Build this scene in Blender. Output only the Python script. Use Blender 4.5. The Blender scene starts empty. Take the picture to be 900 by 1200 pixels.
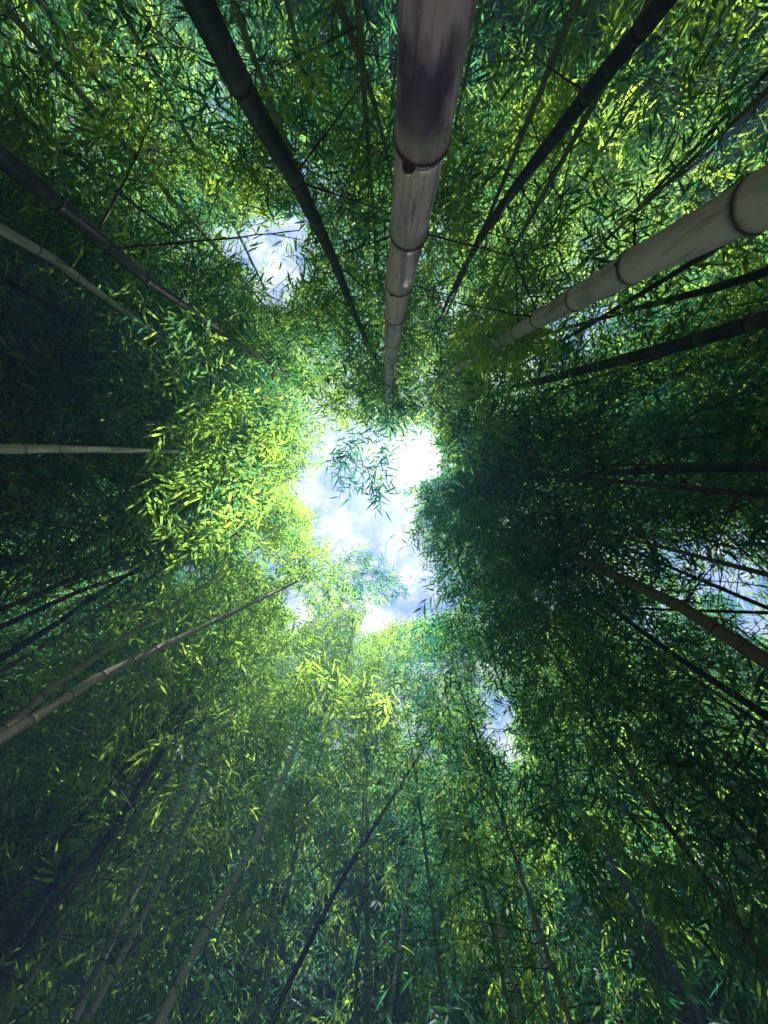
import bpy, math
import numpy as np
from mathutils import Matrix, Vector

R = math.radians
scn = bpy.context.scene
C = scn.collection

# ------------------------------------------------------------------ camera
F = 451.0                                   # focal length in pixels of the 900x1200 photograph
TILT = R(7.6)                               # the lens points almost straight up
CAM = np.array([0.0, 0.0, 1.5])
RIGHT = np.array([1.0, 0.0, 0.0])
VIEW = np.array([0.0, math.sin(TILT), math.cos(TILT)])
UP = np.array([0.0, -math.cos(TILT), math.sin(TILT)])
cd = bpy.data.cameras.new('camera')
cam = bpy.data.objects.new('camera', cd); C.objects.link(cam)
cd.sensor_fit = 'VERTICAL'; cd.sensor_height = 36.0; cd.lens = 36.0 * F / 1200.0
cd.clip_start = 0.02; cd.clip_end = 3000
m = Matrix.Identity(4)
for i in range(3):
    m[i][0], m[i][1], m[i][2], m[i][3] = RIGHT[i], UP[i], -VIEW[i], CAM[i]
cam.matrix_world = m
scn.camera = cam

def ray(u, v):
    u = np.asarray(u, float); v = np.asarray(v, float)
    return ((u - 450) / F)[..., None] * RIGHT + ((600 - v) / F)[..., None] * UP + VIEW

def project(P):
    q = P - CAM
    z = q @ VIEW
    z = np.where(np.abs(z) < 1e-6, 1e-6, z)
    return 450 + F * (q @ RIGHT) / z, 600 - F * (q @ UP) / z, z

# ------------------------------------------------------------------ light
HAZE = 0.009
SUN = ray(491, 534); SUN = SUN / np.linalg.norm(SUN)
scn.view_settings.view_transform = 'Standard'
scn.view_settings.look = 'None'
scn.view_settings.gamma = 1.0
scn.view_settings.exposure = 1.95
scn.render.engine = 'CYCLES'
cy = scn.cycles
cy.use_denoising = True
cy.max_bounces = 8; cy.diffuse_bounces = 5; cy.transmission_bounces = 5; cy.glossy_bounces = 2
cy.volume_bounces = 0; cy.transparent_max_bounces = 4
cy.sample_clamp_indirect = 6.0
sd = bpy.data.lights.new('sun', 'SUN'); sd.energy = 5.0; sd.angle = R(0.53); sd.color = (1.0, 0.955, 0.86)
sun = bpy.data.objects.new('sun', sd); C.objects.link(sun)
sun.rotation_euler = Vector(SUN).to_track_quat('Z', 'Y').to_euler()
sun.location = (0, 0, 40)

world = bpy.data.worlds.new('World'); scn.world = world; world.use_nodes = True
nt = world.node_tree; nt.nodes.clear()
def N(t, typ, **kw):
    n = t.nodes.new(typ)
    for k, v in kw.items():
        if k.startswith('i_'):
            n.inputs[int(k[2:])].default_value = v
        else:
            setattr(n, k, v)
    return n
out = N(nt, 'ShaderNodeOutputWorld')
bg = N(nt, 'ShaderNodeBackground'); bg.inputs[1].default_value = 0.11
sky = N(nt, 'ShaderNodeTexSky', sky_type='NISHITA')
sky.sun_disc = False
sky.sun_elevation = math.asin(SUN[2]); sky.sun_rotation = math.atan2(SUN[0], SUN[1])
sky.air_density = 1.0; sky.dust_density = 0.4; sky.ozone_density = 1.5
tc = N(nt, 'ShaderNodeTexCoord')
# clouds: noise over the direction flattened onto a layer
nz = N(nt, 'ShaderNodeTexNoise'); nz.inputs['Scale'].default_value = 9.0; nz.inputs['Detail'].default_value = 8; nz.inputs['Roughness'].default_value = 0.62
nt.links.new(tc.outputs['Generated'], nz.inputs['Vector'])
cr = N(nt, 'ShaderNodeValToRGB'); cr.color_ramp.elements[0].position = 0.42; cr.color_ramp.elements[1].position = 0.62
nt.links.new(nz.outputs[0], cr.inputs[0])
# bright aureole of the thin cloud round the sun
dp = N(nt, 'ShaderNodeVectorMath', operation='DOT_PRODUCT'); dp.inputs[1].default_value = tuple(SUN)
nrm = N(nt, 'ShaderNodeVectorMath', operation='NORMALIZE')
nt.links.new(tc.outputs['Generated'], nrm.inputs[0]); nt.links.new(nrm.outputs[0], dp.inputs[0])
mx = N(nt, 'ShaderNodeMath', operation='MAXIMUM'); mx.inputs[1].default_value = 0.0
pw = N(nt, 'ShaderNodeMath', operation='POWER'); pw.inputs[1].default_value = 1800.0
pw2 = N(nt, 'ShaderNodeMath', operation='POWER'); pw2.inputs[1].default_value = 40.0
nt.links.new(dp.outputs['Value'], mx.inputs[0]); nt.links.new(mx.outputs[0], pw.inputs[0]); nt.links.new(mx.outputs[0], pw2.inputs[0])
g1 = N(nt, 'ShaderNodeMath', operation='MULTIPLY'); g1.inputs[1].default_value = 160.0
g2 = N(nt, 'ShaderNodeMath', operation='MULTIPLY'); g2.inputs[1].default_value = 0.15
nt.links.new(pw.outputs[0], g1.inputs[0]); nt.links.new(pw2.outputs[0], g2.inputs[0])
ga = N(nt, 'ShaderNodeMath', operation='ADD'); nt.links.new(g1.outputs[0], ga.inputs[0]); nt.links.new(g2.outputs[0], ga.inputs[1])
gc = N(nt, 'ShaderNodeVectorMath', operation='SCALE'); gc.inputs[0].default_value = (1.0, 0.96, 0.88)
nt.links.new(ga.outputs[0], gc.inputs['Scale'])
skm = N(nt, 'ShaderNodeVectorMath', operation='MULTIPLY'); skm.inputs[1].default_value = (0.50, 0.56, 0.68)
nt.links.new(sky.outputs[0], skm.inputs[0])
mixc = N(nt, 'ShaderNodeMix', data_type='RGBA'); mixc.inputs[7].default_value = (2.9, 3.0, 3.15, 1)
nt.links.new(cr.outputs[0], mixc.inputs[0]); nt.links.new(skm.outputs[0], mixc.inputs[6])
addv = N(nt, 'ShaderNodeVectorMath', operation='ADD')
nt.links.new(mixc.outputs[2], addv.inputs[0]); nt.links.new(gc.outputs[0], addv.inputs[1])
nt.links.new(addv.outputs[0], bg.inputs[0]); nt.links.new(bg.outputs[0], out.inputs[0])

# ------------------------------------------------------------------ materials
def newmat(name):
    mt = bpy.data.materials.new(name); mt.use_nodes = True
    t = mt.node_tree; t.nodes.clear()
    o = N(t, 'ShaderNodeOutputMaterial')
    return mt, t, o

def leaf_mat(name, ref_a, ref_b, tr_a, tr_b):
    mt, t, o = newmat(name)
    at = N(t, 'ShaderNodeAttribute', attribute_name='hue')
    m1 = N(t, 'ShaderNodeMix', data_type='RGBA'); m1.inputs[6].default_value = (*ref_a, 1); m1.inputs[7].default_value = (*ref_b, 1)
    m2 = N(t, 'ShaderNodeMix', data_type='RGBA'); m2.inputs[6].default_value = (*tr_a, 1); m2.inputs[7].default_value = (*tr_b, 1)
    t.links.new(at.outputs['Fac'], m1.inputs[0]); t.links.new(at.outputs['Fac'], m2.inputs[0])
    d = N(t, 'ShaderNodeBsdfDiffuse'); tr = N(t, 'ShaderNodeBsdfTranslucent')
    t.links.new(m1.outputs[2], d.inputs[0]); t.links.new(m2.outputs[2], tr.inputs[0])
    a1 = N(t, 'ShaderNodeAddShader'); t.links.new(d.outputs[0], a1.inputs[0]); t.links.new(tr.outputs[0], a1.inputs[1])
    gl = N(t, 'ShaderNodeBsdfGlossy'); gl.inputs['Roughness'].default_value = 0.5; gl.inputs[0].default_value = (0.16, 0.20, 0.22, 1)
    gl.inputs[0].default_value = (0.9, 1.0, 1.1, 1)
    mx = N(t, 'ShaderNodeMixShader'); mx.inputs[0].default_value = 0.022; t.links.new(a1.outputs[0], mx.inputs[1]); t.links.new(gl.outputs[0], mx.inputs[2])
    t.links.new(mx.outputs[0], o.inputs[0])
    return mt

M = {}
M['leaf'] = leaf_mat('bamboo_leaf', (0.016, 0.058, 0.055), (0.06, 0.10, 0.02), (0.025, 0.15, 0.065), (0.33, 0.50, 0.05))  # low hue carries teal shade in its colour, high hue sunlit yellow
M['leaf_shade_tint'] = leaf_mat('bamboo_leaf_shade_tint', (0.010, 0.042, 0.045), (0.018, 0.065, 0.045), (0.010, 0.085, 0.065), (0.07, 0.24, 0.06))  # shaded copy of the leaf: teal shade is put into the colour

def culm_mat(name, base, alt, stain, stain_amt, node_col, powder=(0.5, 0.5, 0.5), rough=0.7, blotch=None):
    mt, t, o = newmat(name)
    p = N(t, 'ShaderNodeBsdfPrincipled'); p.inputs['Roughness'].default_value = rough
    tcn = N(t, 'ShaderNodeTexCoord')
    def noise(sx, sz, scale, det):
        mp = N(t, 'ShaderNodeMapping'); mp.inputs['Scale'].default_value = (sx, sx, sz)
        t.links.new(tcn.outputs['Object'], mp.inputs[0])
        n = N(t, 'ShaderNodeTexNoise'); n.inputs['Scale'].default_value = scale; n.inputs['Detail'].default_value = det
        t.links.new(mp.outputs[0], n.inputs['Vector']); return n
    def ramp(n, a, b):
        r = N(t, 'ShaderNodeMapRange'); r.inputs[1].default_value = a; r.inputs[2].default_value = b
        t.links.new(n.outputs[0], r.inputs[0]); return r
    def mix(fac, c1, c2, mul=1.0):
        m = N(t, 'ShaderNodeMix', data_type='RGBA')
        if hasattr(c1, 'links'): t.links.new(c1, m.inputs[6])
        else: m.inputs[6].default_value = (*c1, 1)
        m.inputs[7].default_value = (*c2, 1)
        q = N(t, 'ShaderNodeMath', operation='MULTIPLY'); q.inputs[1].default_value = mul
        t.links.new(fac, q.inputs[0]); t.links.new(q.outputs[0], m.inputs[0]); return m.outputs[2]
    c = mix(ramp(noise(1, 0.25, 9, 5), 0.35, 0.65).outputs[0], base, alt)
    streak = ramp(noise(1, 0.06, 90, 4), 0.55, 0.72)
    c = mix(streak.outputs[0], c, stain, 0.6)
    s2 = ramp(noise(1, 0.10, 38, 7), 0.56, 0.62); c = mix(s2.outputs[0], c, stain, 0.4)
    li = ramp(noise(1, 0.8, 30, 8), 0.60, 0.66); c = mix(li.outputs[0], c, powder, 0.55)
    big = ramp(noise(1, 0.45, 6.5, 7), 0.52, 0.68)
    c = mix(big.outputs[0], c, stain, stain_amt)
    fl = ramp(noise(1, 0.5, 140, 2), 0.68, 0.75)
    c = mix(fl.outputs[0], c, stain, 0.5)
    if blotch is not None:
        geo = N(t, 'ShaderNodeNewGeometry')
        sb = N(t, 'ShaderNodeVectorMath', operation='SUBTRACT'); sb.inputs[1].default_value = tuple(blotch); M['blotch'] = sb
        t.links.new(geo.outputs['Position'], sb.inputs[0])
        ml = N(t, 'ShaderNodeVectorMath', operation='MULTIPLY'); ml.inputs[1].default_value = (12, 12, 5.5); t.links.new(sb.outputs[0], ml.inputs[0])
        le = N(t, 'ShaderNodeVectorMath', operation='LENGTH'); t.links.new(ml.outputs[0], le.inputs[0])
        bn = noise(1, 0.35, 26, 6)
        ad = N(t, 'ShaderNodeMath', operation='MULTIPLY_ADD'); ad.inputs[1].default_value = 1.3; t.links.new(bn.outputs[0], ad.inputs[0]); t.links.new(le.outputs['Value'], ad.inputs[2])
        rr_ = N(t, 'ShaderNodeMapRange'); rr_.inputs[1].default_value = 1.6; rr_.inputs[2].default_value = 1.25
        t.links.new(ad.outputs[0], rr_.inputs[0])
        c = mix(rr_.outputs[0], c, stain, 0.9)
    ap = N(t, 'ShaderNodeAttribute', attribute_name='powder'); c = mix(ap.outputs['Fac'], c, powder, 0.65)
    an = N(t, 'ShaderNodeAttribute', attribute_name='node'); c = mix(an.outputs['Fac'], c, node_col, 0.95)
    t.links.new(c, p.inputs['Base Color'])
    bp = N(t, 'ShaderNodeBump'); bp.inputs['Strength'].default_value = 0.25; bp.inputs['Distance'].default_value = 0.002
    t.links.new(streak.outputs[0], bp.inputs['Height']); t.links.new(bp.outputs[0], p.inputs['Normal'])
    t.links.new(p.outputs[0], o.inputs[0])
    return mt
M['culm_grey'] = culm_mat('weathered_culm', (0.70, 0.48, 0.80), (0.86, 0.74, 0.88), (0.07, 0.03, 0.15), 0.8, (0.04, 0.02, 0.045), (0.66, 0.6, 0.64), blotch=CAM + ray(482, 105) * .78)
M['culm_pale'] = culm_mat('pale_culm', (0.52, 0.50, 0.66), (0.70, 0.68, 0.80), (0.22, 0.22, 0.27), 0.6, (0.04, 0.04, 0.07), (0.66, 0.68, 0.66))
M['culm_dark_shade'] = culm_mat('dark_shade_blue_culm', (0.018, 0.026, 0.065), (0.032, 0.040, 0.075), (0.010, 0.010, 0.045), 0.6, (0.012, 0.012, 0.02), (0.10, 0.12, 0.13))  # older dark culms, with the blue of low light put into the colour
M['culm_green'] = culm_mat('green_culm', (0.13, 0.20, 0.15), (0.20, 0.26, 0.20), (0.06, 0.09, 0.08), 0.5, (0.02, 0.03, 0.03), (0.45, 0.50, 0.45))
M['culm_tan'] = culm_mat('tan_culm', (0.30, 0.28, 0.18), (0.36, 0.34, 0.24), (0.12, 0.11, 0.10), 0.4, (0.04, 0.03, 0.03), (0.45, 0.44, 0.38))
M['culm_brown'] = culm_mat('brown_culm', (0.12, 0.10, 0.075), (0.17, 0.14, 0.11), (0.05, 0.04, 0.045), 0.5, (0.03, 0.02, 0.02), (0.2, 0.18, 0.16))
def plain(name, a, b):
    mt, t, o = newmat(name)
    p = N(t, 'ShaderNodeBsdfPrincipled'); p.inputs['Roughness'].default_value = 0.7
    n = N(t, 'ShaderNodeTexNoise'); n.inputs['Scale'].default_value = 12; n.inputs['Detail'].default_value = 6
    m_ = N(t, 'ShaderNodeMix', data_type='RGBA'); m_.inputs[6].default_value = (*a, 1); m_.inputs[7].default_value = (*b, 1)
    tcn = N(t, 'ShaderNodeTexCoord'); t.links.new(tcn.outputs['Object'], n.inputs['Vector'])
    t.links.new(n.outputs[0], m_.inputs[0]); t.links.new(m_.outputs[2], p.inputs['Base Color']); t.links.new(p.outputs[0], o.inputs[0])
    return mt
M['twig'] = plain('dark_twig', (0.02, 0.025, 0.025), (0.045, 0.05, 0.035))
M['twig_pale'] = plain('dry_twig', (0.25, 0.24, 0.20), (0.38, 0.36, 0.30))
M['litter'] = plain('leaf_litter', (0.10, 0.075, 0.04), (0.20, 0.15, 0.08))

# ------------------------------------------------------------------ mesh helpers
def mesh_np(name, V, loops, starts, totals, mats, mat_idx=None, attrs=None, smooth=False):
    me = bpy.data.meshes.new(name)
    me.vertices.add(len(V)); me.vertices.foreach_set('co', np.ascontiguousarray(V, dtype=np.float32).ravel())
    me.loops.add(len(loops)); me.loops.foreach_set('vertex_index', loops.astype(np.int32))
    me.polygons.add(len(starts)); me.polygons.foreach_set('loop_start', starts.astype(np.int32))
    me.polygons.foreach_set('loop_total', totals.astype(np.int32))
    for x in mats: me.materials.append(x)
    if mat_idx is not None: me.polygons.foreach_set('material_index', mat_idx.astype(np.int32))
    if smooth: me.polygons.foreach_set('use_smooth', np.ones(len(starts), dtype=bool))
    me.update(calc_edges=True)
    for k, a in (attrs or {}).items():
        at = me.attributes.new(k, 'FLOAT', 'POINT'); at.data.foreach_set('value', a.astype(np.float32))
    return me

def link(name, me, parent=None):
    o = bpy.data.objects.new(name, me); C.objects.link(o)
    if parent is not None: o.parent = parent
    return o

def tube_arrays(P, rad, n):
    """A tube along the points P (k,3) with radii rad (k,): vertices and quads."""
    k = len(P)
    T = np.gradient(P, axis=0); T /= np.linalg.norm(T, axis=1)[:, None] + 1e-9
    ref = np.array([1.0, 0.03, 0.0]) if abs(T[0][0]) < 0.9 else np.array([0, 1.0, 0])
    A = np.cross(T, ref); A /= np.linalg.norm(A, axis=1)[:, None] + 1e-9
    B = np.cross(T, A)
    th = np.arange(n) * 2 * np.pi / n
    V = P[:, None, :] + rad[:, None, None] * (np.cos(th)[None, :, None] * A[:, None, :] + np.sin(th)[None, :, None] * B[:, None, :])
    i = np.arange(k - 1)[:, None] * n; j = np.arange(n)[None, :]; j2 = (j + 1) % n
    Q = np.stack([i + j, i + j2, i + n + j2, i + n + j], -1).reshape(-1, 4)
    return V.reshape(-1, 3), Q

def quads_mesh(name, V, Q, mats, attrs=None, smooth=True):
    return mesh_np(name, V, Q.ravel(), np.arange(len(Q)) * 4, np.full(len(Q), 4), mats, None, attrs, smooth)

def bezier(a, b, c, n):
    t = np.linspace(0, 1, n)[:, None]
    return (1 - t) ** 2 * a + 2 * t * (1 - t) * b + t ** 2 * c

def norm(a): return a / (np.linalg.norm(a, axis=-1, keepdims=True) + 1e-9)

# ------------------------------------------------------------------ the open gaps in the canopy
GAPS = [
    ([(345, 560), (372, 548), (392, 552), (398, 585), (425, 600), (455, 612), (466, 590), (474, 565), (470, 545), (472, 515), (500, 512), (512, 520), (510, 545), (490, 565), (480, 590), (470, 612), (478, 634), (460, 640), (430, 632), (402, 640), (388, 642), (372, 612), (352, 600), (340, 575)], 0.0),
    ([(474, 655), (500, 683), (532, 705), (520, 716), (478, 716), (455, 742), (428, 740), (426, 722), (448, 708), (468, 690)], 0.0),
    ([(326, 692), (345, 690), (362, 715), (355, 750), (342, 755), (336, 720)], 0.04),
    ([(480, 425), (505, 425), (512, 470), (510, 515), (475, 515), (470, 460)], 0.5),
    ([(388, 500), (470, 500), (474, 545), (466, 590), (450, 612), (425, 600), (398, 570)], 0.35),
    ([(290, 262), (345, 250), (366, 290), (352, 345), (312, 355), (285, 310), (270, 280)], 0.06),
    ([(205, 265), (285, 265), (285, 300), (215, 300)], 0.45),
    ([(830, 655), (900, 648), (900, 745), (872, 745), (850, 700), (815, 690)], 0.05),
    ([(760, 622), (830, 640), (820, 690), (770, 650)], 0.45),
    ([(566, 792), (585, 800), (606, 872), (608, 900), (585, 896), (566, 850)], 0.10),
    ([(520, 330), (552, 340), (550, 372), (522, 362)], 0.15),
    ([(205, 655), (240, 655), (235, 690), (205, 690)], 0.35),
    ([(185, 825), (225, 820), (225, 860), (200, 850)], 0.3),
    ([(720, 470), (760, 475), (750, 520), (715, 500)], 0.4),
    ([(20, 960), (60, 950), (40, 990), (5, 1000)], 0.3),
]
def inpoly(x, y, poly):
    ins = np.zeros(x.shape, bool); n = len(poly)
    for i in range(n):
        x1, y1 = poly[i]; x2, y2 = poly[(i + 1) % n]
        c = ((y1 > y) != (y2 > y)) & (x < (x2 - x1) * (y - y1) / (y2 - y1 + 1e-9) + x1)
        ins ^= c
    return ins
CURVE = .85; FLOOR = .15
LANES = []      # the culms one sees clear of leaves: pixels, depth and width along each
def clump(P):
    """0..1, a slow wave through space: leaves gather where it is high and leave voids where it is low."""
    x, y, z = P[:, 0], P[:, 1], P[:, 2]
    a = np.sin(2.3 * x + 1.1 * y + .7) * np.sin(1.9 * y - 1.3 * z + 2.1) + np.sin(3.1 * z + 1.7 * x + 4.0) * .7 + np.sin(4.7 * x - 3.9 * y + 2.6 * z) * .5
    return 1 / (1 + np.exp(-2.6 * a))
def keep(P, rng, lanes=True):
    """Which of the points P stay: the canopy is open where one sees sky."""
    u, v, z = project(P)
    u = u + 7 * np.sin(v / 9.0 + .4) + 4 * np.sin(v / 3.7 + u / 21) + rng.normal(0, 5, len(P))
    v = v + 7 * np.sin(u / 8.0 + 1.7) + 4 * np.sin(u / 4.1 - v / 17) + rng.normal(0, 5, len(P))
    pr = np.ones(len(P))
    for poly, p in GAPS:
        pr = np.where(inpoly(u, v, poly), np.minimum(pr, p), pr)
    return rng.random(len(P)) < pr
NEAR = 2.0
def near_ok(P, rng):
    """Nothing hangs in front of the culms one sees, nor right at the lens."""
    u, v, z = project(P); pr = np.ones(len(P))
    dist = np.linalg.norm(P - CAM, axis=1)
    if True:
        for cu, cv, cz, cw in LANES:
            for i in range(len(cu) - 1):
                ax, ay = cu[i], cv[i]; bx, by = cu[i + 1] - ax, cv[i + 1] - ay
                t_ = ((u - ax) * bx + (v - ay) * by) / (bx * bx + by * by + 1e-9)
                w = cw[i] + (cw[i + 1] - cw[i]) * np.clip(t_, 0, 1); zz = cz[i] + (cz[i + 1] - cz[i]) * np.clip(t_, 0, 1)
                off = np.hypot(u - ax - np.clip(t_, 0, 1) * bx, v - ay - np.clip(t_, 0, 1) * by)
                pr = np.where((off < w / 2 + 5) & (z < zz + .1), np.minimum(pr, 0.06), pr)
    return (rng.random(len(P)) < pr) & (dist > NEAR)

# ------------------------------------------------------------------ leaves
def leaves_from(sp, td, rng, k=9, L=0.13, W=0.135, droop=0.35, fine=True, masked=True, huebase=0.5, hvar=0.25, lanes=True):
    """Fans of leaves: sp (n,3) twig starts, td (n,3) twig directions. Returns vertices, loops, starts, totals, hue."""
    n = len(sp)
    td = norm(td)
    up = np.array([0, 0, 1.0]) + rng.normal(0, 0.35, (n, 3))
    side = norm(np.cross(td, up)); nn = norm(np.cross(side, td))
    tl = L * rng.uniform(1.2, 2.2, n)
    j = np.arange(k)
    s = (j / (k - 1))[None, :] * np.ones((n, 1))
    sgn = np.where(j % 2 == 0, 1, -1)[None, :]
    ang = sgn * (R(62) - R(44) * s + rng.normal(0, R(9), (n, k)))
    base = sp[:, None] + td[:, None] * (tl[:, None] * s)[..., None] - np.array([0, 0, 1.0]) * (0.25 * tl[:, None] * s ** 2)[..., None]
    d = np.cos(ang)[..., None] * td[:, None] + np.sin(ang)[..., None] * side[:, None]
    d = d + rng.normal(0, 0.16, (n, k, 3)) + np.array([0, 0, -1.0]) * (droop * rng.uniform(0.4, 1.6, (n, k)))[..., None]
    d = norm(d).reshape(-1, 3); base = base.reshape(-1, 3)
    nrm_ = np.repeat(nn, k, 0) + rng.normal(0, 0.38, (n * k, 3))
    sd_ = norm(np.cross(d, nrm_)); nrm_ = norm(np.cross(sd_, d))
    LL = L * rng.uniform(0.55, 1.2, n * k); WW = LL * W * rng.uniform(0.75, 1.25, n * k) * 0.5
    hue = np.clip(huebase + np.repeat(rng.normal(0, hvar, n), k) + rng.normal(0, hvar * 0.6, n * k), 0, 1)
    if masked:
        kp = np.repeat(keep(sp + td * tl[:, None] * .6, rng, False), k)
        kp &= keep(base + d * LL[:, None] * 0.5, rng, False) | (rng.random(len(base)) < .45)
    else: kp = np.ones(n * k, bool)
    if lanes: kp &= near_ok(base + d * LL[:, None] * 0.5, rng)
    base, d, nrm_, sd_, LL, WW, hue = base[kp], d[kp], nrm_[kp], sd_[kp], LL[kp], WW[kp], hue[kp]
    q = len(base); l_ = LL[:, None]; w_ = WW[:, None]
    if fine:
        bend = nrm_ * l_ * rng.uniform(0.02, 0.16, (q, 1))
        V = np.stack([base,
                      base + d * l_ * 0.28 + sd_ * w_ + bend * 0.1, base + d * l_ * 0.28 - sd_ * w_ + bend * 0.1,
                      base + d * l_ * 0.66 + sd_ * w_ * 0.72 - bend * 0.5, base + d * l_ * 0.66 - sd_ * w_ * 0.72 - bend * 0.5,
                      base + d * l_ - bend * 1.6], 1).reshape(-1, 3)
        o = (np.arange(q) * 6)[:, None]
        loops = (o + np.array([0, 2, 1, 1, 2, 4, 3, 3, 4, 5])[None]).ravel()
        tot = np.tile([3, 4, 3], q)
        hv = np.repeat(hue, 6)
    else:
        V = np.stack([base, base + d * l_ * 0.4 + sd_ * w_, base + d * l_ - nrm_ * l_ * 0.08, base + d * l_ * 0.4 - sd_ * w_], 1).reshape(-1, 3)
        loops = np.arange(q * 4); tot = np.full(q, 4); hv = np.repeat(hue, 4)
    st = np.concatenate([[0], np.cumsum(tot)[:-1]]) if q else np.zeros(0, int)
    return V, loops, st, tot, hv

def foliage_object(chunks, tubes, parent, mats, name='foliage'):
    """One mesh out of leaf chunks and twig tubes."""
    Vs, Ls, Ts, Hs, Ms = [], [], [], [], []
    off = 0
    for V, lo, st, tot, hv, mi in chunks:
        if not len(V): continue
        Vs.append(V); Ls.append(lo + off); Ts.append(tot); Hs.append(hv); Ms.append(np.full(len(tot), mi)); off += len(V)
    for V, Q in tubes:
        Vs.append(V); Ls.append(Q.ravel() + off); Ts.append(np.full(len(Q), 4)); Hs.append(np.zeros(len(V))); Ms.append(np.full(len(Q), 1)); off += len(V)
    if not Vs: return None
    V = np.concatenate(Vs); tot = np.concatenate(Ts); st = np.concatenate([[0], np.cumsum(tot)[:-1]])
    me = mesh_np(name, V - np.array(parent.location if parent is not None else (0, 0, 0)), np.concatenate(Ls), st, tot, mats, np.concatenate(Ms), {'hue': np.concatenate(Hs)})
    return link(name, me, parent)

# ------------------------------------------------------------------ culms
def culm_mesh(path, rfun, nodes, n=20, ledge=1.0):
    """path(h)->(k,3); nodes: sorted heights of the joints. Each joint is a swollen ledge with a narrow dark groove over it."""
    hs, rs, nd, pd = [], [], [], []
    for i, h in enumerate(nodes[:-1]):
        gap = nodes[i + 1] - h; r = float(rfun(h))
        e = min(max(0.10 * r, 0.0012), gap * 0.05)
        for dh, k, a, p in ((-13 * e, 1.0, 0, .15), (-8 * e, 1.0, 0, .8), (-3 * e, 1.01, .05, 1), (-1.6 * e, 1.035, .4, .5), (-.8 * e, 1.06, 1, 0), (0.0, 1.085, 1, 0), (.6 * e, 1.065, 1, 0),
                            (1.1 * e, 0.965, .9, 0), (1.9 * e, 0.975, .45, 0), (2.7 * e, 1.01, .35, 0), (3.6 * e, 0.97, .1, .3), (7 * e, 0.96, 0, .1)):
            hs.append(h + dh); rs.append(k * float(rfun(h + dh))); nd.append(a); pd.append(p)
        for q in (0.35, 0.6, 0.8):
            hs.append(h + gap * q); rs.append((0.975 if q < .7 else .985) * float(rfun(h + gap * q))); nd.append(0); pd.append(0.0 if q < .7 else 0.3)
    hs.append(nodes[-1]); rs.append(float(rfun(nodes[-1])) * 0.5); nd.append(0); pd.append(0)
    hs = np.array(hs); o = np.argsort(hs); hs = hs[o]; rs = np.array(rs)[o]; nd = np.array(nd)[o]; pd = np.array(pd)[o]
    V, Q = tube_arrays(path(hs), rs, n)
    return V, Q, {'node': np.repeat(nd, n), 'powder': np.repeat(pd, n)}

def spline(hk, Pk):
    """Smooth path through the given points by height, linear beyond the ends."""
    hk = np.array(hk); Pk = np.array(Pk)
    def f(h):
        h = np.atleast_1d(np.asarray(h, float)); res = np.empty((len(h), 3))
        for c in (0, 1):
            s0 = (Pk[1, c] - Pk[0, c]) / (hk[1] - hk[0]); 
            res[:, c] = np.where(h < hk[0], Pk[0, c] + s0 * (h - hk[0]), np.interp(h, hk, Pk[:, c]))
        res[:, 2] = h
        return res
    return f

def plant_root(x, y, label, group, name='bamboo_plant'):
    o = bpy.data.objects.new(name, None); C.objects.link(o); o.location = (x, y, 0)
    o.empty_display_size = 0.2
    o['label'] = label; o['category'] = 'bamboo plant'
    if group: o['group'] = group
    return o

def local_link(name, V, Q, mats, parent, attrs=None):
    return link(name, quads_mesh(name, V - np.array(parent.location), Q, mats, attrs), parent)

def crown_sprays(path, h0, h1, spread, nbr, per, rng, droop=0.8, clumpy=True):
    """Branches from the joints; returns twig starts, twig directions and branch tubes."""
    hb = h0 + (h1 - h0) * rng.random(nbr) ** CURVE
    az = rng.uniform(0, 2 * np.pi, nbr)
    fr = (hb - h0) / (h1 - h0)
    ln = spread * (0.45 + 0.85 * np.sin(np.pi * np.clip(fr * 0.8 + 0.18, 0, 1))) * rng.uniform(0.6, 1.2, nbr)
    st = path(hb)
    hd = np.stack([np.cos(az), np.sin(az), np.zeros(nbr)], 1)
    sps, tds, tubes = [], [], []
    s = rng.uniform(0.15, 1.0, (nbr, per)) ** 0.75
    P = st[:, None] + hd[:, None] * (ln[:, None] * s)[..., None]
    P[..., 2] += ln[:, None] * (0.75 * s - droop * s ** 2)
    P = P + rng.normal(0, 0.10 * spread, P.shape)
    d = hd[:, None] + rng.normal(0, 0.75, P.shape); d[..., 2] = rng.normal(-0.15, 0.25, d.shape[:2]) + (0.4 - 0.8 * s)
    pf, df = P.reshape(-1, 3), d.reshape(-1, 3)
    kk = rng.random(len(pf)) < FLOOR + (1 - FLOOR) * clump(pf) if clumpy else np.ones(len(pf), bool)
    for i in range(0, nbr, 2):
        t = np.array([0, .35, .7, 1.0])
        B = st[i] + hd[i] * (ln[i] * t)[:, None]; B[:, 2] += ln[i] * (0.75 * t - droop * t ** 2)
        tubes.append(tube_arrays(B, np.array([.005, .0035, .0025, .001]), 3))
    return pf[kk], df[kk], tubes, B

def filt_tubes(tubes, rng):
    res = []
    for V, Q in tubes:
        if keep(V, rng).mean() > .75: res.append((V, Q))
    return res

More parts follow.
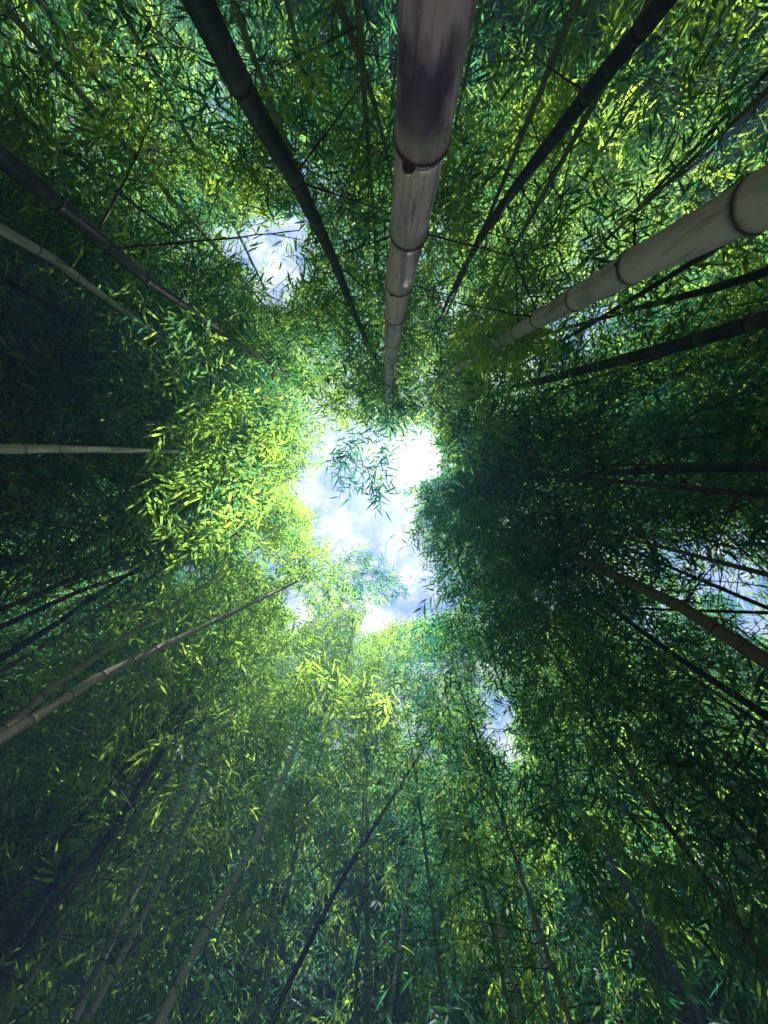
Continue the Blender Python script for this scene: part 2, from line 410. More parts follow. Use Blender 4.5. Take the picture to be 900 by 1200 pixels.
# ------------------------------------------------------------------ the setting
bm_v = []; rings = [0.0, 3, 8, 20, 60, 150, 400]; seg = 48
rg = np.random.default_rng(3)
V = [(0, 0, 0)]
for r in rings[1:]:
    for k in range(seg):
        a = 2 * math.pi * k / seg
        V.append((r * math.cos(a), r * math.sin(a), rg.normal(0, 0.03) if r < 60 else -0.02))
loops, tot = [], []
for k in range(seg):
    loops += [0, 1 + k, 1 + (k + 1) % seg]; tot.append(3)
for i in range(len(rings) - 2):
    for k in range(seg):
        a = 1 + i * seg + k; b = 1 + i * seg + (k + 1) % seg
        loops += [a, a + seg, b + seg, b]; tot.append(4)
tot = np.array(tot)
g = link('ground', mesh_np('ground', np.array(V, float), np.array(loops), np.concatenate([[0], np.cumsum(tot)[:-1]]), tot, [M['litter']]))
g['kind'] = 'structure'

# ------------------------------------------------------------------ the culms one can follow in the photograph
GREY = 'culm_grey'
# key: points (u,v), width px at first point, diameter m, width px at last point, material, joint spacing, top height over camera, label, crown (spread, branches), sides
FEAT = {
 'A': dict(p=[(513, 0), (496, 150), (479, 270), (468, 330), (463, 368), (460, 398), (457, 432)], w=94, d=.135, we=13, mat='culm_grey', nodes_px=[(496, 158), (479, 270), (468, 330), (463, 368), (460, 398), (458, 418)], top=6.5,
     label='thick weathered grey bamboo culm with dark purple stains, the widest one, entering at top centre', cr=(.8, 26), n=40),
 'B': dict(p=[(900, 231), (742, 312), (676, 350), (631, 374), (606, 389), (570, 412)], w=64, d=.12, we=9, mat='culm_pale', nodes_px=[(886, 238), (742, 312), (676, 350), (631, 374), (606, 389), (590, 398)], top=7.5,
     label='thick smooth pale grey bamboo culm with ringed joints, slanting in from the upper right edge', cr=(.9, 30), n=36),
 'C': dict(p=[(232, 0), (283, 102), (347, 212), (372, 264), (391, 305), (412, 360)], w=37, d=.09, we=7, mat='culm_dark_shade', nodes_px=[(281, 98), (347, 210), (372, 262), (391, 305), (402, 332)], top=7.5,
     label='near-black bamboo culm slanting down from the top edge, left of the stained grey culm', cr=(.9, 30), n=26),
 'D': dict(p=[(0, 183), (100, 265), (160, 318), (212, 356)], w=26, d=.08, we=9, mat='culm_dark_shade', sp=.32, top=8, label='near-black bamboo culm slanting in from the upper left edge', cr=(1.0, 34), n=20),
 'E': dict(p=[(780, 0), (689, 110), (608, 215), (567, 272), (545, 312)], w=24, d=.08, we=7, mat='culm_dark_shade', sp=.36, top=8, label='dark bamboo culm slanting from the top edge between the two thick grey culms', cr=(1.0, 36), n=20),
 'F': dict(p=[(397, 0), (412, 42), (432, 98), (446, 150)], w=10, d=.05, we=5, mat='culm_green', sp=.5, top=8, label='slim grey-green bamboo culm at the top edge just left of the thickest culm', cr=(.9, 24), n=12),
 'F2': dict(p=[(336, 0), (345, 40), (358, 90)], w=7, d=.045, we=4, mat='culm_green', sp=.5, top=8, label='thin faint bamboo stem at the top edge right of the near-black culm', cr=(.9, 24), n=10),
 'G': dict(p=[(698, 0), (681, 54), (660, 110)], w=8, d=.05, we=5, mat='culm_green', sp=.5, top=8.5, label='slim pale bamboo culm at the top edge left of the dark slanting culm', cr=(1.0, 24), n=12),
 'H': dict(p=[(0, 268), (60, 302), (128, 352), (172, 384)], w=13, d=.06, we=5, mat='culm_pale', sp=.3, top=8, label='slim blue-grey bamboo culm at the left edge below the near-black culm', cr=(1.0, 30), n=14),
 'I': dict(p=[(0, 325), (72, 366), (120, 392)], w=7, d=.05, we=4, mat='culm_dark_shade', sp=.35, top=8.5, label='thin dark bamboo stem at the left edge below the blue-grey culm', cr=(1.0, 26), n=10),
 'J': dict(p=[(0, 526), (66, 526), (128, 527), (190, 529)], w=12, d=.045, we=5, mat='culm_pale', nodes_px=[(25, 526), (66, 526), (98, 526), (128, 527), (154, 527), (175, 528)], top=7,
     label='slim grey-green bamboo culm with evenly ringed joints running level in from the left edge', cr=(.8, 7), n=16),
 'K1': dict(p=[(0, 866), (110, 797), (230, 738), (345, 683)], w=14, d=.05, we=3.2, mat='culm_tan', sp=.2, top=9.5, topf=1.12, label='long slim tan bamboo culm crossing from the lower left edge toward the sky gap', cr=(.9, 24), n=14),
 'K2': dict(p=[(0, 858), (60, 806), (120, 765), (200, 712)], w=12, d=.055, we=5, mat='culm_tan', sp=.24, top=9, label='pale grey-tan bamboo culm running just above the long tan one at the left edge', cr=(.9, 26), n=12),
 'L': dict(p=[(900, 318), (830, 340), (762, 357)], w=12, d=.065, we=7, mat='culm_dark_shade', sp=.4, top=9, label='dark bamboo culm at the right edge just below the pale thick culm', cr=(1.1, 30), n=14),
 'Mm': dict(p=[(900, 373), (800, 403), (690, 432), (620, 450)], w=21, d=.09, we=8, mat='culm_dark_shade', sp=.36, top=9.5, label='long dark grey bamboo culm at the right edge, second below the pale thick culm', cr=(1.1, 34), n=18),
 'Nn': dict(p=[(900, 546), (770, 551), (690, 556)], w=14, d=.07, we=6, mat='culm_dark_shade', sp=.38, top=9.5, label='black bamboo culm running level in from the right edge at mid height', cr=(1.1, 36), n=16),
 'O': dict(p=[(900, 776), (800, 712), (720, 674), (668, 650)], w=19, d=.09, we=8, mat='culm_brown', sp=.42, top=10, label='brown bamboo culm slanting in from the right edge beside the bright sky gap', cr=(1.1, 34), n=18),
 'P': dict(p=[(900, 840), (790, 768), (715, 712)], w=10, d=.06, we=5, mat='culm_dark_shade', sp=.4, top=10, label='dark slim bamboo culm at the right edge below the brown culm', cr=(1.1, 34), n=14),
 'Q': dict(p=[(900, 718), (800, 715), (722, 712)], w=4.5, d=.035, we=2.5, mat='culm_dark_shade', sp=.4, top=8, label='very thin black bamboo stem crossing the brown culm at the right edge', cr=(.8, 20), n=8),
 'R': dict(p=[(186, 1200), (245, 1082), (300, 985), (335, 905), (360, 835)], w=12, d=.08, we=5, mat='culm_pale', sp=.4, top=9, label='grey-blue bamboo culm rising from the bottom edge, rightmost of the lower-left culms', cr=(1.1, 34), n=14),
 'S1': dict(p=[(110, 1180), (170, 1070), (235, 930), (246, 900)], w=10, d=.075, we=6, mat='culm_pale', sp=.4, top=9.5, label='grey-green bamboo culm at the bottom left, second from the right of its cluster', cr=(1.1, 34), n=12),
 'S2': dict(p=[(85, 1200), (165, 1030), (210, 935), (247, 850)], w=10, d=.075, we=5, mat='culm_pale', sp=.42, top=9.5, label='slim pale bamboo culm in the middle of the lower-left cluster', cr=(1.1, 34), n=12),
 'T1': dict(p=[(0, 1150), (60, 1065), (125, 985), (205, 855)], w=14, d=.085, we=6, mat='culm_dark_shade', sp=.42, top=10, label='dark bamboo culm slanting up from the bottom left corner', cr=(1.1, 34), n=14),
 'T2': dict(p=[(0, 1118), (55, 1045), (110, 970)], w=9, d=.07, we=5, mat='culm_dark_shade', sp=.42, top=10, label='dim bamboo culm just above the dark one at the bottom left corner', cr=(1.1, 34), n=12),
 'U': dict(p=[(330, 1170), (375, 1080), (410, 1014), (466, 925)], w=7, d=.05, we=3.5, mat='culm_dark_shade', sp=.4, top=8.5, label='thin black bamboo stem leaning right in the lower middle', cr=(1.0, 26), n=10),
 'V1': dict(p=[(0, 735), (95, 692), (185, 662)], w=7, d=.055, we=4, mat='culm_dark_shade', sp=.4, top=9, label='thin black bamboo stem at the left edge, upper of the two above the tan culms', cr=(1.0, 28), n=10),
 'V2': dict(p=[(0, 772), (60, 735), (110, 700)], w=9, d=.065, we=5, mat='culm_dark_shade', sp=.4, top=9, label='thicker black bamboo stem at the left edge, lower of the two above the tan culms', cr=(1.0, 28), n=10),
 'W1': dict(p=[(612, 1200), (590, 1100), (568, 1020)], w=5, d=.05, we=3, mat='culm_green', sp=.45, top=9.5, label='thin bamboo stem at the bottom edge, left one of the pair right of centre', cr=(1.1, 30), n=8),
 'W2': dict(p=[(652, 1200), (628, 1090), (600, 970)], w=5, d=.05, we=3, mat='culm_green', sp=.45, top=9.5, label='thin bamboo stem at the bottom edge, right one of the pair right of centre', cr=(1.1, 30), n=8),
 'AA': dict(p=[(432, 1200), (430, 1000)], w=8, d=.06, we=6, mat='culm_green', sp=.4, top=12.5, label='slender bamboo at the bottom centre whose feathery teal top reaches up into the sky gap', cr=(.9, 30), n=10),
 'X': dict(p=[(900, 112), (840, 172), (775, 225)], w=7, d=.07, we=4, mat='culm_dark_shade', sp=.45, top=10, label='faint dim bamboo culm near the upper right corner above the pale thick culm', cr=(1.1, 36), n=10),
 'Y': dict(p=[(455, 1200), (470, 1100), (478, 1030)], w=6, d=.06, we=4, mat='culm_green', sp=.45, top=10, label='thin bamboo stem rising at the bottom centre', cr=(1.1, 34), n=10),
 'Z': dict(p=[(820, 1200), (745, 1060), (690, 960)], w=9, d=.08, we=5, mat='culm_dark_shade', sp=.45, top=10, label='dim bamboo culm in the shade toward the bottom right corner', cr=(1.1, 36), n=10),
}
rng = np.random.default_rng(11)
PL = {}
FILL = []
def solve(spec):
    pts = spec['p']; z0 = F * spec['d'] / spec['w']
    P0 = CAM + ray(*pts[0]) * z0
    rel = (P0 - CAM)[:2]
    P = [P0]; D = [spec['d']]
    for k, (u, v) in enumerate(pts[1:]):
        r = ray(u, v); rxy = r[:2] / r[2]
        h = float(rxy @ rel / (rxy @ rxy))
        P.append(CAM + np.array([rxy[0] * h, rxy[1] * h, h])); rel = P[-1][:2] - CAM[:2]
    zend = (P[-1] - CAM) @ VIEW
    return np.array(P), spec['d'], spec['we'] * zend / F
for key, s in FEAT.items():
    P, d0, d1 = solve(s)
    d1 = min(d1, d0 * 0.98)
    hv = P[:, 2]; htop = max(1.5 + s['top'], hv[-1] * 1.35) if 'topf' not in s else hv[-1] * s['topf']
    # below: straight down to the ground; above: goes on with its lean and nods a little at the top
    lean = (P[-1, :2] - P[-2, :2]) / (hv[-1] - hv[-2])
    base = P[0, :2] - (P[1, :2] - P[0, :2]) / (hv[1] - hv[0]) * (hv[0] + 0.05) * 0.6
    hk = [-0.05] + list(hv); Pk = [np.array([*base, -0.05])] + list(P)
    nod = rng.normal(0, 0.10, 2)
    for q in (0.25, 0.5, 0.75, 1.0):
        h = hv[-1] + (htop - hv[-1]) * q
        xy = P[-1, :2] + lean * (h - hv[-1]) * (1 - .35 * q) + nod * (htop - hv[-1]) * q * q
        hk.append(h); Pk.append(np.array([*xy, h]))
    path = spline(hk, Pk)
    hr = np.array([0, hv[0], hv[-1], htop]); rr = np.array([d0 * 1.04, d0, d1, 0.008]) / 2
    rfun = (lambda h, hr=hr, rr=rr: np.interp(h, hr, rr))
    if 'nodes_px' in s:
        nd = []
        for (u, v) in s['nodes_px']:
            uu, vv, _ = project(path(np.linspace(1.6, htop, 3000)))
            hh = np.linspace(1.6, htop, 3000); nd.append(hh[np.argmin((uu - u) ** 2 + (vv - v) ** 2)])
        sp0 = nd[1] - nd[0]
        lo = list(np.arange(nd[0] - sp0, 0.05, -sp0))[::-1]; hi = []
        h = nd[-1]
        spc = nd[-1] - nd[-2]
        while h + spc < htop: h += spc; hi.append(h)
        nodes = lo + nd + hi
    else:
        nodes = []; h = 0.1
        while h < htop:
            nodes.append(h); h += s['sp'] * rng.uniform(.93, 1.07)
    nodes = np.array(sorted(nodes)); 
    lp = path(np.linspace(hv[0] - .05, hv[-1] * .93, 8)); lu, lv, lz = project(lp)
    LANES.append((lu, lv, lz, F * 2 * rfun(lp[:, 2]) / lz))
    root = plant_root(float(base[0]), float(base[1]), s['label'], 'bamboo culms one can follow up into the canopy')
    V, Q, at = culm_mesh(path, rfun, nodes, s['n'])
    local_link('culm', V, Q, [M[s['mat']]], root, at)
    PL[key] = dict(root=root, path=path, hend=hv[-1], h0=hv[0], top=htop, nodes=nodes, r=rfun, chunks=[], tubes=[], s=s)
    # crown
    spread, nbr = s['cr']
    hc = hv[-1] + 0.02
    if hc < 2.8: hc = max(hc, 2.6)
    fine = True
    Ps, Ds, tb, _ = crown_sprays(path, hc, htop, spread, nbr * 2, 9, rng)
    V, lo, st, tot, hvv = leaves_from(Ps, Ds, rng, k=8, L=0.135, droop=.35)
    PL[key]['chunks'].append((V, lo, st, tot, hvv, 0)); PL[key]['tubes'] += filt_tubes(tb, rng)

def branch(key, a, b, r=0.006, sag=0.1, zmul=1.0, sub=True, mat='twig', sideshoots=2):
    """A side branch of culm KEY that leaves it at the joint seen at pixel a and ends where pixel b is."""
    p = PL[key]; hh = np.linspace(1.55, p['top'], 2500); X = p['path'](hh); u, v, z = project(X)
    i = int(np.argmin((u - a[0]) ** 2 + (v - a[1]) ** 2)); A = X[i]
    B = CAM + ray(*b) * z[i] * zmul
    mid = (A + B) / 2 + np.array([0, 0, np.linalg.norm(B - A) * sag])
    pts = bezier(A, mid, B, 14) 
    kink = rng.normal(0, np.linalg.norm(B - A) * 0.002, pts.shape); kink[0] = 0; pts = pts + kink
    rr = np.linspace(r, r * 0.35, 14); rr[::4] *= 1.35
    V, Q = tube_arrays(pts, rr, 6); Vs, Qs, off = [V], [Q], len(V)
    for k in range(sideshoots):
        j = int(rng.integers(5, 12)); dd = norm(rng.normal(0, 1, 3)) * np.linalg.norm(B - A) * rng.uniform(.12, .3)
        sp_ = bezier(pts[j], pts[j] + dd * .5 + (B - A) * .08, pts[j] + dd + (B - A) * .15, 6)
        V2, Q2 = tube_arrays(sp_, np.linspace(r * .45, r * .2, 6), 4); Vs.append(V2); Qs.append(Q2 + off); off += len(V2)
    local_link('branch', np.concatenate(Vs), np.concatenate(Qs), [M[mat]], p['root'])
    return pts

def cluster(key, cx, cy, rx, ry, z0, z1, n, L=.14, hue=.75, k=8, bias=(0, 0, 0), rot=0.0, shade_tint=False, W=.135, droop=.45, masked=False, stem=None):
    """Leafy twigs of plant KEY hanging round one place."""
    a = rng.uniform(0, 2 * np.pi, n); q = np.sqrt(rng.random(n))
    x = q * np.cos(a) * rx; y = q * np.sin(a) * ry
    u = cx + x * math.cos(rot) - y * math.sin(rot); v = cy + x * math.sin(rot) + y * math.cos(rot)
    z = rng.uniform(z0, z1, n)
    P = CAM + ray(u, v) * z[:, None]
    D = rng.normal(0, .7, (n, 3)) + np.array(bias); D[:, 2] *= .5
    V, lo, st, tot, hv = leaves_from(P - norm(D) * L, D, rng, k=k, L=L, W=W, huebase=hue, hvar=.2, droop=droop, masked=masked)
    PL[key]['chunks'].append((V, lo, st, tot, hv, 2 if shade_tint else 0))
    # the twigs they hang on
    c = CAM + ray(cx, cy) * (z0 + z1) / 2
    if stem is not None: c = CAM + ray(*stem) * z1
    for i in range(0, n, 2):
        B = P[i]; mid = (c + B) / 2 + np.array([0, 0, .04])
        PL[key]['tubes'].append(tube_arrays(bezier(c, mid, B, 5), np.linspace(.003, .001, 5), 3))

ha = np.linspace(1.8, 3.5, 800); ua, va, za = project(PL['A']['path'](ha)); ia = int(np.argmin(np.abs(va - 118)))
pa = PL['A']['path'](ha[ia])[0]; M['blotch'].inputs[1].default_value = tuple(pa + norm((CAM - pa)[None])[0] * .067 + np.array([-.015, 0, 0]))
def bud(key, px, size, out):
    p = PL[key]; hh = np.linspace(1.6, p['top'], 2500); X = p['path'](hh); u, v, z = project(X)
    i = int(np.argmin((u - px[0]) ** 2 + (v - px[1]) ** 2)); c = X[i]; dv = CAM - c; dv[2] = 0; dv = norm(dv[None])[0]
    sdv = np.array([-dv[1], dv[0], 0]); dv = norm((dv + out * sdv)[None])[0]
    t_ = np.linspace(0, 1, 9); P = c + dv * (float(p['r'](hh[i])) * (1.0 + .10 * np.sin(np.pi * t_)))[:, None]; P[:, 2] += size * (t_ * 2.2 - .9)
    V, Q = tube_arrays(P, size * np.array([.25, .62, .8, .78, .66, .5, .36, .2, .03]), 10)
    local_link('bud', V, Q, [M['bud']], p['root'])
M['bud'] = plain('purple_bud', (0.05, 0.015, 0.04), (0.09, 0.03, 0.06))
bud('A', (493, 162), .021, .35); bud('A', (468, 330), .008, .5); bud('B', (742, 312), .009, .9); bud('B', (676, 350), .007, -.8); bud('C', (347, 210), .007, .6)
# near branches seen against the leaves
branch('C', (347, 212), (456, 249), .006, .0); branch('C', (346, 205), (427, 93), .006, .04)
branch('C', (391, 303), (456, 276), .004, .02); branch('C', (372, 264), (368, 330), .004, .03)
branch('C', (391, 305), (445, 352), .005, .02); branch('C', (402, 334), (350, 395), .004)
branch('A', (479, 268), (600, 300), .004, .02); branch('A', (479, 270), (390, 300), .0035, .02)
branch('A', (468, 330), (550, 352), .0035, .02); branch('A', (463, 368), (520, 330), .003, .02); branch('A', (461, 398), (410, 440), .004)
branch('B', (742, 310), (744, 252), .006, .0, sideshoots=0); branch('B', (631, 370), (490, 345), .005, .03)
branch('B', (631, 370), (582, 250), .005, .03); branch('B', (606, 386), (604, 300), .004, .03); branch('B', (676, 350), (655, 293), .003)
branch('B', (742, 312), (890, 262), .003, .05)
branch('E', (608, 215), (662, 305), .005, .03, sideshoots=3); branch('E', (608, 215), (600, 290), .004, .02)
branch('E', (689, 108), (618, 58), .006, .05); branch('E', (580, 255), (566, 350), .004, .02)
branch('E', (608, 214), (575, 178), .004); branch('E', (567, 272), (658, 294), .006, .02)
branch('D', (112, 274), (183, 126), .006, .05, sideshoots=3); branch('D', (130, 290), (352, 270), .006, .02, sideshoots=3)
branch('D', (212, 354), (240, 215), .005, .03); branch('D', (195, 345), (290, 290), .004)
branch('F', (432, 98), (478, 60), .004); branch('F', (412, 42), (440, 50), .005)
branch('H', (60, 302), (150, 345), .004); branch('L', (830, 340), (760, 300), .005); branch('Mm', (800, 403), (870, 330), .004)
branch('Nn', (770, 551), (700, 500), .006); branch('Nn', (860, 548), (900, 590), .006)
branch('O', (800, 712), (860, 640), .006); branch('U', (410, 1014), (470, 985), .006); branch('U', (375, 1082), (440, 1050), .005)
branch('K1', (70, 822), (78, 792), .003); branch('J', (66, 527), (126, 566), .002, mat='twig_pale'); branch('J', (25, 527), (38, 470), .002)
branch('B', (700, 345), (702, 450), .0016, .0, mat='twig_pale', sideshoots=1)
# bleached dead twigs in the lower middle
for i in range(22):
    a = (600 + rng.normal(0, 22), 1080 + rng.uniform(-60, 110)); ang = rng.uniform(-2.6, -.4)
    ln = rng.uniform(25, 70)
    branch('W2' if i % 2 else 'W1', (a[0] + 10, a[1]), (a[0] + ln * math.cos(ang) , a[1] + ln * math.sin(ang)), .004, .02, mat='twig_pale', sideshoots=2)

# the big sunlit sprays, most with sunlight put into a yellower leaf colour
NEAR = 1.3
cluster('J', 260, 545, 80, 68, 2.3, 3.6, 72, L=.14, hue=.5, bias=(-.3, .8, 0))
cluster('J', 290, 500, 70, 40, 2.8, 4.0, 40, L=.13, hue=.5, bias=(.3, .6, 0))
cluster('J', 232, 590, 55, 50, 2.1, 2.9, 22, L=.15, hue=.5, bias=(-.5, .6, 0))
cluster('J', 275, 625, 45, 35, 2.9, 3.8, 18, L=.13, hue=.5, bias=(.6, .6, 0))
cluster('B', 570, 395, 45, 32, 2.1, 2.9, 42, L=.14, hue=.9, bias=(-.2, .8, 0))
cluster('B', 615, 400, 30, 28, 2.0, 2.5, 16, L=.15, hue=.7, bias=(.4, .8, 0))
cluster('A', 520, 230, 40, 90, 2.6, 3.8, 85, L=.15, hue=.8, bias=(.1, .6, 0))
cluster('E', 610, 150, 55, 50, 2.8, 3.8, 75, L=.15, hue=.8, bias=(0, .5, 0))
cluster('A', 430, 185, 40, 90, 3.0, 4.2, 80, L=.15, hue=.7, bias=(0, .5, 0))
cluster('F', 365, 92, 18, 30, 1.8, 2.3, 8, L=.15, hue=.95, bias=(0, .8, 0))
cluster('D', 106, 65, 10, 38, 1.7, 2.0, 9, L=.10, hue=.9, bias=(0, .8, 0))
cluster('D', 150, 140, 35, 28, 2.0, 2.6, 14, L=.11, hue=.85)
cluster('D', 180, 175, 90, 50, 2.8, 4.0, 90, L=.14, hue=.8)
cluster('C', 300, 200, 60, 50, 3.0, 4.2, 80, L=.14, hue=.8)
cluster('A', 430, 548, 42, 40, 3.6, 4.4, 30, L=.15, hue=.1, bias=(0, .9, 0), W=.12, droop=.3, shade_tint=True)  # silhouettes against the sky, their darkness put into the leaf colour
cluster('A', 455, 500, 50, 30, 3.6, 4.8, 26, L=.15, hue=.1, bias=(0, .8, 0), W=.12, shade_tint=True)
cluster('A', 420, 460, 60, 35, 3.8, 5.0, 70, L=.14, hue=.4, bias=(0, .5, 0))
cluster('A', 540, 440, 30, 35, 4.0, 5.0, 30, L=.14, hue=.5, bias=(0, .5, 0))
cluster('R', 380, 830, 70, 60, 4.4, 6.0, 90, L=.18, hue=.75, bias=(0, .8, 0))
cluster('U', 430, 880, 60, 70, 4.4, 6.0, 90, L=.18, hue=.75, bias=(0, .8, 0))
cluster('R', 285, 1065, 50, 25, 4.0, 4.8, 42, L=.16, hue=.45, bias=(.5, .8, 0))
cluster('U', 360, 960, 50, 50, 4.4, 5.4, 60, L=.16, hue=.6, bias=(0, .8, 0))
cluster('W1', 545, 1000, 25, 130, 4.0, 5.5, 60, L=.16, hue=.75, bias=(0, .9, -.6))
cluster('W2', 625, 960, 35, 70, 4.0, 5.5, 50, L=.16, hue=.8, bias=(0, .9, -.6))
cluster('W2', 625, 1160, 22, 35, 3.5, 4.2, 14, L=.14, hue=.85, bias=(0, .9, -.6))
cluster('L', 870, 330, 60, 40, 3.0, 4.4, 60, L=.15, hue=.8)
cluster('L', 850, 440, 60, 40, 3.4, 4.6, 60, L=.15, hue=.75)

# crowns that lean into the sky gap from its sides
cluster('Nn', 515, 610, 30, 48, 6.5, 9.5, 230, L=.15, hue=.2, shade_tint=True, masked=True)
cluster('O', 548, 660, 38, 45, 6.5, 9.5, 230, L=.15, hue=.25, shade_tint=True, masked=True)
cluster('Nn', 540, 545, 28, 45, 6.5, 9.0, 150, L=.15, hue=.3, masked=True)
cluster('P', 560, 740, 45, 35, 6.5, 9.0, 170, L=.15, hue=.35, shade_tint=True, masked=True)
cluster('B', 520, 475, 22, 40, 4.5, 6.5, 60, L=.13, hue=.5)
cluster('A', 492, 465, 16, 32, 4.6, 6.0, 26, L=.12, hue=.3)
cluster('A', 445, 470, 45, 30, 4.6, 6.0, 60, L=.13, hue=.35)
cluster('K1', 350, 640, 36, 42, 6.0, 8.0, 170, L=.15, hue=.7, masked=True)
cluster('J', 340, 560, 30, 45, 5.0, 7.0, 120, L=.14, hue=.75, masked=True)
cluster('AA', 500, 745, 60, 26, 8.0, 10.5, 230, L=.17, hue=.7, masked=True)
cluster('AA', 425, 672, 38, 26, 9.5, 11, 110, L=.17, hue=.15, droop=.3, shade_tint=True)
cluster('AA', 398, 705, 32, 42, 9.5, 11, 150, L=.17, hue=.2, droop=.3, shade_tint=True)
cluster('AA', 455, 690, 22, 16, 9.5, 11, 30, L=.17, hue=.2, droop=.3, shade_tint=True)
for key, p in PL.items():
    foliage_object(p['chunks'], p['tubes'], p['root'], [M['leaf'], M['twig'], M['leaf_shade_tint']])

# ------------------------------------------------------------------ the plants that close the canopy round the gap
def side_of(x, y):
    u, v, z = project(np.array([[x * .9, y * .9, 6.0]])); u = u[0]; v = v[0]
    a = math.degrees(math.atan2(v - 540, u - 450)) % 360
    names = ['right of the sky gap', 'toward the lower right', 'below the sky gap', 'toward the lower left', 'left of the sky gap', 'toward the upper left', 'above the sky gap', 'toward the upper right']
    return names[int(((a + 22.5) % 360) // 45)]
rng = np.random.default_rng(29)
def simple_path(x, y, H, lean, arch):
    """arch: horizontal drift at the tip."""
    def f(h):
        h = np.atleast_1d(np.asarray(h, float)); t = np.clip(h / H, 0, 1.2)
        return np.stack([x + lean[0] * t + arch[0] * t ** 3, y + lean[1] * t + arch[1] * t ** 3, h], 1)
    return f
def build_plant(x, y, H, mat, label, group, h0f=.25, spread=1.1, nbr=60, per=8, k=8, L=.14, fine=True, masked=True, toward=0.0, shade_tint=False, hue=.5, sides=8, d=.075, droop=.4):
    global CURVE
    global FLOOR
    FLOOR = .10 if masked else .3
    CURVE = .85 if masked else .6
    root = plant_root(x, y, label, group)
    rr = math.hypot(x, y); inw = np.array([-x, -y]) / max(rr, .1) * toward
    path = simple_path(x, y, H, rng.normal(0, .25, 2), inw + rng.normal(0, .3, 2))
    nodes = []; h = .1
    while h < H: nodes.append(h); h += rng.uniform(.34, .42)
    rf = lambda q: np.interp(q, [0, H * .5, H], [d / 2, d * .38, .006])
    V, Q, at = culm_mesh(path, rf, np.array(nodes), sides)
    local_link('culm', V, Q, [M[mat]], root, at)
    Ps, Ds, tb, _ = crown_sprays(path, H * h0f, H, spread, nbr, per, rng)
    V, lo, st, tot, hv = leaves_from(Ps, Ds, rng, k=k, L=L, droop=droop, fine=fine, masked=masked, huebase=hue, lanes=masked)
    foliage_object([(V, lo, st, tot, hv, 2 if shade_tint else 0)], filt_tubes(tb, rng) if masked else tb, root, [M['leaf'], M['twig'], M['leaf_shade_tint']])
    return root

# (azimuth measured in the picture from "right" clockwise, distance m, height over ground m, lean inward, hue, deep)
def dens(az):
    """How full the crowns are in each direction: thin above and below the gap, thick to the right."""
    return float(np.interp(az % 360, [0, 40, 65, 90, 120, 160, 190, 225, 270, 300, 330, 360], [1.25, 1.35, .8, .45, 1.1, 1.35, 1.3, .7, .45, .4, .42, .95]))
NEAR = 3.3
ring1 = []
for i in range(46):
    az = (i + rng.uniform(-.3, .3)) * 360 / 46
    # how near the plants come to the zenith in each direction of the picture
    near = np.interp(az, [0, 45, 70, 100, 130, 160, 200, 250, 290, 330, 360], [1.9, 2.0, 3.4, 4.0, 3.6, 2.6, 2.6, 2.3, 2.1, 2.2, 1.9])
    ring1.append((az, near + rng.uniform(0, 1.8), rng.uniform(8.5, 11.5)))
for az, D, H in ring1:
    x = D * math.cos(R(az)); y = D * math.sin(R(az))
    dark = (az < 75 or az > 345 or 165 < az < 205)  # shady sides: their leaves are also coloured darker and tealer
    build_plant(x, y, H, ('culm_green' if 50 < az < 130 or 225 < az < 310 else rng.choice(['culm_dark_shade', 'culm_brown'])), 'leafy bamboo of the ring whose crown hangs ' + side_of(x, y),
                'bamboo ring ' + side_of(x, y), h0f=rng.uniform(.22,.40), spread=1.2, nbr=int(205 * dens(az)), per=9, k=8, L=.14, toward=.5, shade_tint=(rng.random() < (.6 if dark else .25)), hue=.35 if dark else .6, d=.045, sides=8)

# further out: a handful of crowns, copied with all their parts
far = []
for i in range(5):
    r_ = build_plant(0, 0, rng.uniform(11.5, 14.5), ['culm_dark_shade', 'culm_dark_shade', 'culm_brown', 'culm_dark_shade', 'culm_brown'][i], 'x', None,
                     h0f=.08, spread=1.6, nbr=560, per=11, k=8, L=.19, fine=False, masked=False, shade_tint=i % 2 == 0, hue=.5, sides=6, d=.08, droop=.6)
    far.append(r_)
def copy_plant(src, x, y, rz, sc, label, group):
    c = src.copy(); C.objects.link(c); c.location = (x, y, 0); c.rotation_euler = (0, 0, rz); c.scale = (sc, sc, sc)
    c['label'] = label; c['group'] = group
    for ch in src.children:
        if ch.name.startswith(('culm', 'foliage')):
            k = ch.copy(); C.objects.link(k); k.parent = c
    return c
spots = []
tries = 0
while len(spots) < 222 and tries < 20000:
    tries += 1
    D = 4.4 + 12 * math.sqrt(rng.random()); a = rng.uniform(0, 2 * math.pi)
    x, y = D * math.cos(a), D * math.sin(a)
    ad_ = math.degrees(a) % 360
    if abs(ad_ - 21) < 4 and D < 9: continue
    if 58 < ad_ < 122 and D < 7.6 or 225 < ad_ < 312 and D < 6.5: continue
    if D < 9 and rng.random() > dens(math.degrees(a)) ** .35: continue
    if all((x - p) ** 2 + (y - q) ** 2 > (.75 + .03 * D) ** 2 for p, q in spots): spots.append((x, y))
used = set()
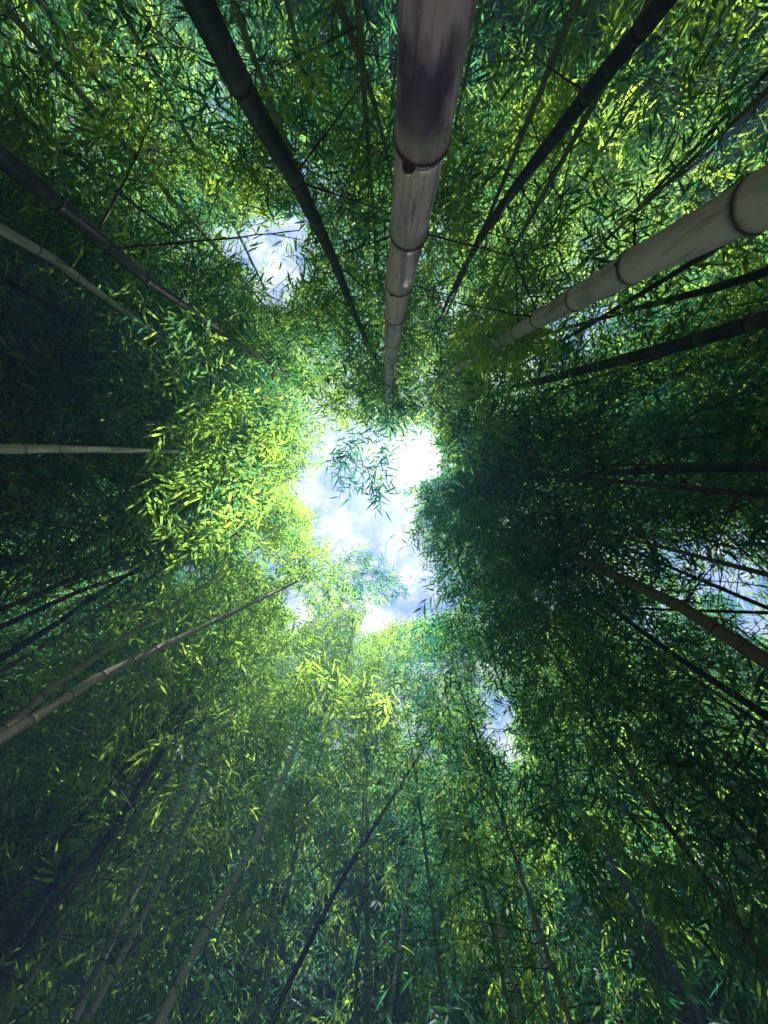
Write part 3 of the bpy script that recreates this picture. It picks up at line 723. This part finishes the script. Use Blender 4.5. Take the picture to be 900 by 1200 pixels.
for i, (x, y) in enumerate(spots):
    D = math.hypot(x, y); s_ = side_of(x, y)
    src = far[i % 5]
    ad_ = math.degrees(math.atan2(y, x)) % 360
    if abs(ad_ - 21) < 17 and D < 15 or abs(ad_ - 241) < 18 and D < 11 or abs(ad_ - 66) < 12 and D < 11.5:
        # the plants round the small sky gaps grow crowns of their own
        NEAR = 3.3
        build_plant(x, y, rng.uniform(11.5, 14), 'culm_dark_shade', ('mid-distance' if D < 9 else 'far') + ' bamboo with an open crown at the small sky gap ' + s_, 'bamboos at the small sky gap ' + s_,
                    h0f=.10, spread=1.5, nbr=230, per=11, k=8, L=.23, fine=False, masked=True, shade_tint=i % 2 == 0, hue=.4, sides=6, d=.07, droop=.6)
        continue
    lab = ('mid-distance' if D < 9 else 'far') + ' leafy bamboo of the thicket standing ' + s_
    grp = ('near thicket ' if D < 9 else 'far thicket ') + s_
    rz = rng.uniform(0, 6.28); sc = rng.uniform(.85, 1.15)
    if (i % 5) not in used:
        used.add(i % 5); src.location = (x, y, 0); src.rotation_euler = (0, 0, rz); src['label'] = lab; src['group'] = grp
    else:
        copy_plant(src, x, y, rz, sc, lab, grp)

# ------------------------------------------------------------------ the misty air between the plants
mt = bpy.data.materials.new('misty_air'); mt.use_nodes = True; t = mt.node_tree; t.nodes.clear()
o = N(t, 'ShaderNodeOutputMaterial'); pv = N(t, 'ShaderNodeVolumePrincipled')
pv.inputs['Color'].default_value = (0.26, 0.46, 1.0, 1); pv.inputs['Density'].default_value = HAZE; pv.inputs['Anisotropy'].default_value = 0.05
t.links.new(pv.outputs[0], o.inputs['Volume'])
hx, hb, ht = 420.0, -1.3, 18.0
hv = np.array([(x, y, z) for z in (hb, ht) for y in (-hx, hx) for x in (-hx, hx)])
hq = np.array([(0, 2, 3, 1), (4, 5, 7, 6), (0, 1, 5, 4), (2, 6, 7, 3), (0, 4, 6, 2), (1, 3, 7, 5)])
hz = link('haze', quads_mesh('haze', hv, hq, [mt], smooth=False)); hz['kind'] = 'stuff'
